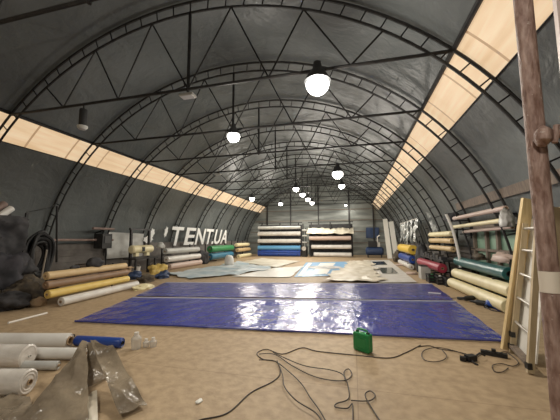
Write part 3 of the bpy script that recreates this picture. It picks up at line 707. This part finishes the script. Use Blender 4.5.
# green tool case, standing upright
def tool_case(c, rz, label):
    t = thing('tool_case', label, 'case', c); W, D, H_ = .27, .105, .30
    R = Matrix.Rotation(rz, 3, 'Z')
    def rounded(y0, y1, w, h0, h1, rad):
        g = MB(); n = 5; ring = []
        for cx, cz, a0 in ((w/2-rad, h1-rad, 0), (-w/2+rad, h1-rad, pi/2), (-w/2+rad, h0+rad, pi), (w/2-rad, h0+rad, 1.5*pi)):
            for i in range(n+1):
                a = a0+pi/2*i/n; ring.append((cx+rad*cos(a), cz+rad*sin(a)))
        N_ = len(ring); vs = []
        ins = .012
        for y, s_ in ((y0, ins), (y0+.012, 0), (y1-.012, 0), (y1, ins)):
            for x, z in ring:
                zz = z-(h0+h1)/2; k = 1-s_/(w/2)
                vs.append(R @ V(x*k, y, (h0+h1)/2+zz*k))
        fs = [(i*N_+k, i*N_+(k+1) % N_, (i+1)*N_+(k+1) % N_, (i+1)*N_+k) for i in range(3) for k in range(N_)]
        fs += [tuple(range(N_))[::-1], tuple(3*N_+k for k in range(N_))]
        g.add(vs, fs); return g
    def put(g, n_, m_): o = g.build(n_, m_); o.parent = t; o.location = (0,0,0); return o
    put(rounded(-D/2, -.003, W, 0, H_*.86, .03), 'shell', M['green_plastic'])
    lid = put(rounded(.003, D/2, W, 0, H_*.86, .03), 'lid', M['green_plastic'])
    put(rounded(-D/2-.006, -D/2+.008, W*.72, .05, H_*.66, .02), 'panel', M['green_plastic'])
    hp = [V(-.085,0,H_*.82), V(-.08,0,H_*.95), V(-.05,0,H_), V(.05,0,H_), V(.08,0,H_*.95), V(.085,0,H_*.82)]
    put(MB().tube([R @ p_ for p_ in smoothline(hp, 4)], .014, 8), 'handle', M['green_plastic'])
    for s_ in (-1, 1): 
        g = MB(); g.box(R @ V(s_*.09, -.0, H_*.86), (.03,.05,.03), R); o = g.build('latch', M['black'], smooth=False); o.parent = lid; o.location = (0,0,0)
tool_case(fl(363,351), -.62, 'bright green plastic tool case standing on the floor by the blue tarp')

# ================================================================== BACK WALL RACKS
def back_rack(x0, x1, y, label, uprights, beams):
    t = thing('roll_rack', label, 'rack', (x0,y,0))
    for x in uprights: MB().beam((x,y+.2,0), (x,y+.2,3.1), .12, .1).build('upright', M['steel'], t, smooth=False)
    MB().box(((x0+x1)/2,y+.4,1.5), (x1-x0-.1,.03,2.9)).build('shade_panel', M['dark_cloth'], t, smooth=False)  # added dark sheet, imitates the shaded space behind the rolls
    for z in beams:
        for x in uprights: MB().beam((x,y-.45,z), (x,y+.2,z), .08, .07).build('arm', M['steel'], t, smooth=False)
    MB().beam((x0,y+.2,3.14), (x1,y+.2,3.14), .08, .08).build('crossbar', M['steel'], t, smooth=False)
Yb = 26.6
def zat(py, y=Yb-.3): return atY(300, py, y).z
xa, xb = atY(258,240,Yb).x, atY(302,240,Yb).x
B1 = 'rolls on the left back rack'
rows = [(227.5,'grey_vinyl','pale grey roll at the top of the left back rack',.15),(233.5,'white_vinyl','upper white roll of the left back rack',.2),
        (241,'white_vinyl','lower white roll of the left back rack',.19),(247.8,'light_blue_vinyl','light blue roll of the left back rack',.2),(252.2,'blue_vinyl','upper dark blue roll of the left back rack',.19),(256.6,'blue_vinyl','lowest dark blue roll of the left back rack',.19)]
bz = []
for i, (py, m_, lab, r) in enumerate(rows):
    z = max(zat(py), r+.02)
    if i == 5: z = r+.02
    fabric_roll((xa+.1,Yb-.25,z), (xb-.1,Yb-.25,z), r, M[m_], lab, B1, seed=30+i); bz.append(z-r-.04)
back_rack(xa, xb, Yb, 'dark rack against the back wall holding white and blue rolls', (xa+.35, (xa+xb)/2, xb-.35), [b for b in bz if b > .1])
xc, xd = atY(308,240,Yb).x, atY(353.5,240,Yb).x
B2 = 'rolls on the right back rack'
rows = [(238.3,'pink_vinyl','pinkish roll high on the right back rack',.19),(246.8,'white_vinyl','white roll in the middle of the right back rack',.18),(256.2,'white_vinyl','white roll at the floor of the right back rack',.19)]
bz = []
for i, (py, m_, lab, r) in enumerate(rows):
    z = max(zat(py), r+.02)
    fabric_roll((xc+.15+.2*i,Yb-.25,z), (xd-.2,Yb-.25,z), r, M[m_], lab, B2, seed=40+i); bz.append(z-r-.04)
zt = zat(231)
back_rack(xc, xd, Yb, 'dark rack against the back wall under a cream drape', (xc+.3, (xc+xd)/2, xd-.3), [b for b in bz if b > .1])
cloth_sheet('draped_sheet', [(xc-.05,Yb-.55,zt-.3),(xd+.05,Yb-.55,zt-.25),(xd,Yb+.5,zt+.25),(xc,Yb+.5,zt+.35)], M['beige_film'], 'cream sheet draped over the top of the right back rack', 'sheet', nx=40, nz_=14, amp=.1, sc=1.3, seed=81, crease=.1, thick=.03)
# dark winding machine between the two racks
xm = (xb+xc)/2
t = thing('winding_machine', 'narrow dark winding machine between the two back racks', 'machine', (xm,Yb-.2,0))
MB().box((xm,Yb-.2,.45), (.42,.8,.9)).build('base', M['steel'], t, smooth=False)
MB().beam((xm-.12,Yb-.3,.9), (xm-.12,Yb-.3,3.0), .1, .1).build('post', M['steel'], t, smooth=False)
MB().beam((xm+.14,Yb-.3,.9), (xm+.14,Yb-.3,2.6), .08, .08).build('post', M['steel'], t, smooth=False)
for z in (1.3, 1.9, 2.4): MB().tube([(xm-.2,Yb-.36,z),(xm+.2,Yb-.36,z)], .07, 10).build('spool', M['grey_vinyl'], t)
MB().lathe([(0,0),(.2,0),(.2,.08),(0,.08)], 18, V(0,-1,0), V(xm,Yb-.6,.75)).build('wheel', M['alu'], t)
# bits on the right of the back wall
cloth_sheet('blue_cloth', [atY(366,227.5,30.12), atY(379,227.5,30.12), atY(379,238,30.12), atY(366,238,30.12)], M['navy'], 'blue cloth hanging on the back wall right of the cream drape', 'cloth', amp=.05, sc=2, seed=82, nx=14, nz_=14)
t = thing('compressor', 'dark blue machine on the floor right of the back racks', 'machine', (2.0,26.3,0))
MB().lathe([(0,-.75),(.25,-.72),(.36,-.6),(.36,.6),(.25,.72),(0,.75)], 18, V(1,0,0), V(1.75,26.3,.55)).build('tank', M['navy'], t)
MB().box((1.6,26.3,1.15), (.7,.5,.5)).build('motor', M['black'], t, smooth=False)
MB().box((2.1,26.3,1.1), (.2,.42,.38)).build('belt_guard', M['alu'], t, smooth=False)
for x in (1.2, 2.3): MB().box((x,26.3,.12), (.08,.5,.24)).build('foot', M['steel'], t, smooth=False)
MB().tube([(2.0,26.1,1.3),(2.0,26.0,1.75),(2.2,26.0,1.9)], .05).build('air_filter', M['white_tube'], t)
tag(MB().beam(fl(390,258.6,.02), atY(385,219,25.7), .36, .06, up=V(0,1,0)).build('leaning_board', M['white_panel'], smooth=False), 'tall white board leaning by the back right corner, left of a pair', 'board', 'white boards in the back right corner')
tag(MB().beam(fl(396.5,258.8,.02), atY(391,221.5,25.3), .36, .06, up=V(0,1,0)).build('leaning_board', M['white_panel'], smooth=False), 'tall white board leaning by the back right corner, right of a pair', 'board', 'white boards in the back right corner')

# ================================================================== RIGHT SIDE
XRW = X0+AX
knee_wall('trim_8', 3.98, 11.2, 29.5, 1.3, M['wall_board'], -1)
M['green_board'] = mat('green_painted_board', (.24,.38,.27), .6, col2=(.17,.28,.20), noise_scale=2, detail=6)
g = MB()
for i in range(12): g.box((3.97, 6.0+.43*i+.2, .95), (.04, .42, 1.9))
tag(g.build('trim_9', M['green_board'], smooth=False), kind='structure')
g = MB()
for y in (6.3, 7.3, 8.2, 9.3, 10.0, 10.9): g.box((3.9, y, .97), (.08, .12, 1.94))
g.box((3.9, 8.6, 1.95), (.1, 5.2, .09)); g.box((3.9, 8.6, 1.25), (.06, 5.2, .08))
tag(g.build('trim_10', M['old_wood'], smooth=False), kind='structure')
g = MB(); g.box((3.62, 8.2, 2.72), (.05, 6.6, .24), Matrix.Rotation(-.18,3,'Y')); tag(g.build('trim_11', M['old_wood'], smooth=False), kind='structure')
# white drainpipe following the third arch's leg
tag(MB().tube(smoothline([atY(446,214,AY(2)-.25), atY(452,228,AY(2)-.25), atY(457,246,AY(2)-.25), atY(460,262,AY(2)-.25), atY(461,278,AY(2)-.25)]), .045, 8).build('drainpipe', M['white_tube']), 'white pipe running down beside the right leg of the third arch', 'pipe')
# upper rolls on wall brackets
UG = 'thin rolls on the upper right brackets'
fabric_roll((3.45,11.3,2.3), (3.45,7.75,2.3), .065, M['pink_vinyl'], 'pale roll on the upper right brackets, highest of three', UG, core=.5, seed=51)
fabric_roll((3.42,11.4,2.0), (3.42,7.9,2.02), .06, M['cream_vinyl'], 'cream tube in the middle of three on the upper right brackets', UG, core=.6, seed=52)
fabric_roll((3.62,11.0,1.83), (3.62,7.9,1.87), .055, M['pink_vinyl'], 'pinkish tube, lowest of three on the upper right brackets', UG, core=.6, seed=53)
rack('wall_bracket', 'dark wall brackets carrying the three upper thin rolls on the right', [((3.83,8.1,1.6),(3.83,8.1,2.4)), ((3.83,11.0,1.6),(3.83,11.0,2.4))],
     [((3.85,8.1,2.2),(3.33,8.1,2.2)), ((3.85,11.0,2.2),(3.33,11.0,2.2)), ((3.85,8.1,1.925),(3.33,8.1,1.925)), ((3.85,11.0,1.905),(3.33,11.0,1.905)), ((3.85,8.1,1.78),(3.5,8.1,1.78)), ((3.85,11.0,1.75),(3.5,11.0,1.75))], w=.045)
blob('cloth_bundle', (3.5,11.75,2.22), (.22,.4,.22), M['dark_cloth'], 'black bundle at the far end of the upper right rolls', 'cloth bundle', 91, .4)
blob('plastic_bag', (3.38,7.6,1.86), (.12,.18,.27), M['dull_grey'], 'grey plastic wrapping hanging at the near end of the upper right rolls', 'plastic bag', 92, .4, res=4)
# big rolls
RG = 'large rolls along the right wall'
fabric_roll((3.42,11.1,.84), (3.42,7.75,.80), .15, M['teal_vinyl'], 'dark teal green roll on top of the cream rolls at right', RG, core=.45, core_mat=M['black'], seed=54)
fabric_roll((3.26,10.85,.47), (3.30,7.35,.47), .15, M['cream_vinyl'], 'upper cream roll under the dark teal roll', RG, seed=55)
fabric_roll((3.12,10.85,.16), (3.16,7.3,.16), .15, M['cream_vinyl'], 'lower cream roll, nearest the floor below the teal roll', RG, seed=56)
rack('roll_rack', 'dark rack carrying the teal roll and the two cream rolls', [((3.66,8.2,0),(3.66,8.2,1.1)), ((3.66,10.6,0),(3.66,10.6,1.1))],
     [((3.68,8.2,.63),(3.25,8.2,.63)), ((3.68,10.6,.65),(3.25,10.6,.65)), ((3.68,8.2,.29),(3.3,8.2,.29)), ((3.68,10.6,.29),(3.3,10.6,.29))])
blob('cloth_bundle', (3.62,9.9,.98), (.14,.3,.12), M['brown_cloth'], 'brown rags lying behind the teal roll on the right', 'rags', 93, .5)
blob('cloth_bundle', (3.66,8.6,1.0), (.15,.42,.16), M['pink_vinyl'], 'greyish pink rags behind the near end of the teal roll', 'rags', 94, .5)
# tools on the floor below
def heap_tool(px, py, label, cat='tool', s=1.0, rz=0):
    c = fl(px, py); t = thing('power_tool', label, cat, c); R = Matrix.Rotation(rz, 3, 'Z')
    g = MB().lathe([(0,-.16*s),(.03*s,-.16*s),(.05*s,-.1*s),(.055*s,.08*s),(.03*s,.12*s),(.015*s,.22*s),(0,.22*s)], 12, R @ V(1,0,0), c+V(0,0,.06*s)); g.build('body', M['black'], t)
    MB().tube([c+R@V(-.1*s,0,.06*s), c+R@V(-.14*s,.12*s,.04*s), c+R@V(-.13*s,.18*s,.035*s)], .03*s, 8).build('handle', M['black'], t)
    MB().tube(smoothline([c+R@V(-.13*s,.18*s,.035*s), c+R@V(-.3*s,.3*s,.015), c+R@V(-.5*s,.2*s,.015), c+R@V(-.45*s,-.05*s,.015)]), .01, 6).build('lead', M['black'], t)
heap_tool(470,301, 'black hand tool on the floor near the cream roll, farther of two', rz=.5, s=1.2)
heap_tool(482,306, 'black hand tool on the floor near the cream roll, closer of two', rz=2.4, s=1.2)
blob('cloth_bundle', fl(497,308), (.2,.34,.16), M['blue_vinyl'], 'dark blue bundle on the floor under the near end of the cream rolls', 'cloth bundle', 95, .5)
tag(MB().beam(fl(428,292.5,.04), fl(441,293.5,.04), .05, .02).build('white_tape', M['white_panel'], smooth=False), 'small white scrap lying on the right end of the far blue tarp', 'scrap')
# red roll bay
fabric_roll((2.92,14.4,.58), (3.0,11.35,.56), .16, M['red_vinyl'], 'dark red roll low on the right wall beyond the teal roll', 'rolls in the red bay', seed=57)
for i, (z, m_) in enumerate(((1.22,'tan_vinyl'),(1.52,'tan_vinyl'),(1.78,'cream_vinyl'))):
    fabric_roll((3.42,14.5,z), (3.42,11.5,z), .1, M[m_], ('lowest','middle','topmost')[i]+' of the three tan rolls above the dark red roll', 'rolls in the red bay', seed=58+i)
rack('roll_rack', 'black rack holding the red roll and three tan rolls on the right', [((3.66,11.8,0),(3.66,11.8,2.0)), ((3.66,14.1,0),(3.66,14.1,2.0))],
     [((3.7,11.8,1.08),(3.2,11.8,1.08)), ((3.7,14.1,1.08),(3.2,14.1,1.08)), ((3.7,11.8,1.385),(3.25,11.8,1.385)), ((3.7,14.1,1.385),(3.25,14.1,1.385)), ((3.7,11.8,1.65),(3.25,11.8,1.65)), ((3.7,14.1,1.65),(3.25,14.1,1.65)),
      ((3.7,11.8,.375),(2.8,11.8,.375)), ((3.7,14.1,.385),(2.8,14.1,.385))])
t = thing('tool_shelf', 'black shelf of small gear between the red roll and the tan rolls', 'shelf', (3.2,12.8,.85))
MB().box((3.3,12.9,.82), (.6,3.2,.05)).build('board', M['black'], t, smooth=False)
for i in range(7): MB().box((3.2+.1*((i*3) % 3-1), 11.6+.42*i, .905+.02*(i % 3)), (.2,.26+.06*(i % 2),.1+.04*(i % 3))).build('gear_box', M['steel'] if i % 2 else M['dark_cloth'], t, smooth=False)
for y in (11.5, 14.3): MB().beam((3.1,y,0), (3.1,y,.8), .05, .05).build('leg', M['steel'], t, smooth=False)
c = fl(424,279)
t = thing('storage_box', 'grey box on the floor in front of the far end of the red roll', 'box', c)
MB().box(c+V(.05,.1,.26), (.34,.5,.5)).build('body', M['grey_vinyl'], t, smooth=False); MB().box(c+V(.05,.1,.525), (.37,.53,.04)).build('lid', M['steel'], t, smooth=False)
for i, (px, py, m_, lab) in enumerate(((434,283,'black','black crate with green strips under the red roll, farther of three'), (443,285,'steel','dark crate under the middle of the red roll'), (452,287,'black','black crate under the near end of the red roll'))):
    c = fl(px, py); t = thing('crate', lab, 'crate', c, 'crates under the red roll')
    g = MB(); w, d, h = .3, .42, .3
    for z in (.05, .15, .26):
        for s_ in (-1, 1): g.box(c+V(s_*w/2, d/2, z), (.02, d, .07)); g.box(c+V(0, d/2+s_*d/2, z), (w, .02, .07))
    for sx in (-1, 1):
        for sy in (-1, 1): g.box(c+V(sx*w/2, d/2+sy*d/2, h/2), (.04,.04,h))
    g.box(c+V(0,d/2,.015), (w,d,.03)); g.build('basket', M[m_], t, smooth=False)
    o = blob('contents', c+V(0,d/2,.05), (w*.4,d*.42,.16), M[('green_vinyl','white_vinyl','dark_cloth')[i]], None, None, 96+i, .3, parent=t)
# yellow / blue bay further back
YG = 'rolls in the yellow bay'
fabric_roll((3.0,20.3,1.02), (3.0,16.4,1.02), .24, M['yellow2'], 'bright yellow roll on the right side before the back corner', YG, seed=61)
fabric_roll((3.0,20.3,.50), (3.0,16.6,.50), .2, M['blue_vinyl'], 'blue roll below the bright yellow roll on the right', YG, seed=62)
fabric_roll((2.85,20.0,.16), (2.85,16.2,.16), .13, M['white_vinyl'], 'white roll at the floor below the blue and yellow rolls', YG, seed=63)
rack('roll_rack', 'dark rack under the yellow and blue rolls on the right', [((3.4,16.8,0),(3.4,16.8,1.5)), ((3.4,19.9,0),(3.4,19.9,1.5))],
     [((3.42,16.8,.745),(2.75,16.8,.745)), ((3.42,19.9,.745),(2.75,19.9,.745)), ((3.42,16.8,.275),(2.75,16.8,.275)), ((3.42,19.9,.275),(2.75,19.9,.275))])
tag(MB().beam(fl(403.5,264,.02), atY(408,237,20.8), .22, .05, up=V(1,0,0)).build('leaning_board', M['white_panel'], smooth=False), 'white board leaning at the far end of the bright yellow roll', 'board')
# clear film strips and bottles hanging above
t = thing('film_rail', 'rail hung with crumpled clear film above the bright yellow roll', 'rail', (3.2,18.5,2.5))
MB().beam((3.2,21.6,2.62), (3.2,16.2,2.62), .06, .06).build('rail', M['alu'], t, smooth=False)
M['clearfilm'] = mat('clear_film', (.42,.43,.41), .25, col2=(.13,.14,.14), noise_scale=3.5, detail=5, bump=.5, bump_scale=6, contrast=(.42,.58))
for i in range(5):
    y = 21.2-1.15*i
    cloth_sheet('film_strip', [(3.18,y,2.6),(3.2,y-.75,2.6),(3.1,y-.7,1.5+.1*(i % 2)),(3.1,y-.05,1.42)], M['clearfilm'], None, None, nx=10, nz_=16, amp=.08, sc=2.2, seed=100+i, crease=.12, parent=t)
cloth_sheet('clear_film', [atY(426,212,14.9), atY(430,214,14.7), atY(441,238,13.7), atY(436,240,13.9)], M['clearfilm'], 'crumpled white film strip hanging down the right wall above the tan rolls', 'film', amp=.08, sc=2.2, seed=110, nx=10, nz_=24, crease=.1)
blob('gear_heap', (3.2,15.4,0), (.3,.5,.9), M['dark_cloth'], 'dark heap of gear between the red roll and the yellow roll on the right', 'gear heap', 111, .3, res=4)
blob('cloth_bundle', fl(398,262), (.3,.5,.5), M['brown_cloth'], 'brown bundle beside the white boards in the back right corner', 'bundle', 112, .4)
blob('paper_scrap', fl(400,265.5), (.3,.35,.06), M['pink_vinyl'], 'pinkish scrap on the floor by the back right boards', 'scrap', 113, .3)
blob('paper_scrap', fl(411,274), (.25,.3,.06), M['pink_vinyl'], 'pinkish scrap on the floor right of the windowed white sheet', 'scrap', 114, .3)

# ================================================================== LADDER, BOARDS, RUSTY PIPE
LX, LT = 2.05, V(.20, 0, 0)
b1, b2 = fl(512,353), fl(530,374)
t = thing('ladder', 'pale wooden ladder leaning at the right by the rusty pipe', 'ladder', (b1+b2)/2)
d = V(.17, .02, 1).normalized(); Lh = 2.0
t1, t2 = b1+d*1.85, b2+d*1.85+V(0,.12,0)
MB().beam(b1+V(0,0,.01), t1, .045, .068, up=V(1,0,-.17)).build('rail', M['pale_wood'], t, smooth=False)
MB().beam(b2+V(0,0,.01), t2, .045, .068, up=V(1,0,-.17)).build('rail', M['pale_wood'], t, smooth=False)
for i, h in enumerate((.10,.44,.78,1.12,1.46,1.77)):
    q1, q2 = b1.lerp(t1, h/1.85), b2.lerp(t2, h/1.85)
    (MB().beam(q1, q2, .09, .035) if i == 0 else MB().tube([q1, q2], .017, 8)).build('rung', M['old_wood'] if i == 0 else M['alu'], t, smooth=i > 0)
for q in (b1.lerp(t1,.05), b2.lerp(t2,.05), b1.lerp(t1,.14)): MB().box(q+V(-.02,0,0), (.05,.07,.07)).build('bracket', M['steel'], t, smooth=False)
# plank: wide yellow face towards the camera
pb, pt = fl(507,351), atX(527.5,199,2.52)
tag(MB().beam(pb+V(0,0,.02), pt, .17, .045, up=V(.35,-1,0)).build('wooden_plank', M['wood'], smooth=False), 'long yellow wooden plank leaning beside the ladder', 'plank')
sb, st_ = (b1+b2)/2+V(.13,.16,.01), (b1+b2)/2+V(.50,.30,1.9)
tag(MB().beam(sb, st_, .5, .02, up=V(1,0,-.18)).build('white_board', M['white_panel'], smooth=False), 'white panel leaning behind the ladder rungs', 'panel')
# more timber on the far side of the pipe
for i, (px0, px1, m_, lab) in enumerate(((548,551,'pale_wood','pale timber leaning right of the rusty pipe, left of two'), (557,560,'wood','yellow timber at the right frame edge, right of two'))):
    q0 = fl(px0+2, 372-2*i); q1 = q0+V(.28,.1,2.0)
    tag(MB().beam(q0+V(0.05,0,.01), q1, .14, .04, up=V(.3,-1,0)).build('timber', M[m_], smooth=False), lab, 'timber', 'timbers right of the pipe')
# rusty scaffold pole in front
def rust_mat():
    Mt = mat('rusty_steel', (.20,.115,.09), .6, col2=(.42,.30,.255), noise_scale=60, detail=8, bump=.5, bump_scale=30, stretch=(1,1,.3), contrast=(.33,.72))
    nt = Mt.node_tree; b = nt.nodes['Principled BSDF']; tc = [n for n in nt.nodes if n.type == 'TEX_COORD'][0]
    ramp = [n for n in nt.nodes if n.type == 'VALTORGB'][0]
    n = nt.nodes.new('ShaderNodeTexNoise'); n.inputs['Scale'].default_value = 45; n.inputs['Detail'].default_value = 5; nt.links.new(tc.outputs['Object'], n.inputs['Vector'])
    r = nt.nodes.new('ShaderNodeValToRGB'); r.color_ramp.elements[0].position = .66; r.color_ramp.elements[1].position = .74
    nt.links.new(n.outputs[0], r.inputs[0])
    mx = nt.nodes.new('ShaderNodeMix'); mx.data_type = 'RGBA'; nt.links.new(r.outputs[0], mx.inputs[0]); nt.links.new(ramp.outputs[0], mx.inputs[6]); mx.inputs[7].default_value = (.6,.52,.47,1)
    nt.links.new(mx.outputs[2], b.inputs['Base Color']); return Mt
M['rust'] = rust_mat()
PX, PY, PR = .645, 1.2, .0285
t = thing('scaffold_pole', 'rusty upright steel pole close to the camera at the right', 'pole', (PX,PY,0))
MB().tube([(PX,PY,z) for z in (0,.5,1,1.5,2,2.5,3.0)], PR, 24).build('upright', M['rust'], t)
zc_ = atY(540,140,PY).z
MB().tube([V(PX-.008,PY-PR-.012,zc_-.035), V(PX-.006,PY-PR-.02,zc_-.014), V(PX-.002,PY-PR-.018,zc_+.012), V(PX+.004,PY-PR-.008,zc_+.03)], [.012,.026,.026,.012], 14).build('coupler', M['rust'], t)
MB().tube([V(PX+.0,PY-PR-.012,zc_-.005), V(PX+.09,PY-PR+.005,zc_+.016), V(PX+.25,PY-.02,zc_+.02), V(PX+.9,PY+.02,zc_+.03)], [.016,.014,.02,.022], 12).build('crossbar', M['rust'], t)
MB().tube([V(PX+.03,PY-PR-.03,zc_+.03), V(PX+.02,PY-PR-.03,zc_-.03)], .009, 8).build('bolt', M['rust'], t)
zl0, zl1 = atY(547,292,PY).z, atY(547,271,PY).z
g = MB(); R_ = PR+.002
g.grid([[V(PX+R_*cos(a), PY+R_*sin(a), z) for a in [pi*.98+pi*.92*i/16 for i in range(17)]] for z in (zl0, (zl0+zl1)/2, zl1)])
g.build('paper_label', M['paper'], t)
# white sheet board standing in the upper right corner
q = atY(553,20,2.4); zb_ = atY(556,92,2.4).z
tag(MB().box((q.x+.3,2.4,zb_+.75), (.56,.04,1.5)).build('white_board', M['pinkish_panel'], smooth=False), 'pale board hung high in the upper right corner behind the pole', 'board')
tag(MB().tube([(q.x+.1,2.4,zb_+1.5),(q.x+.1,2.4,zb_+2.6)], .01).build('wire', M['steel']), 'thin wire holding up the pale board in the upper right corner', 'wire')
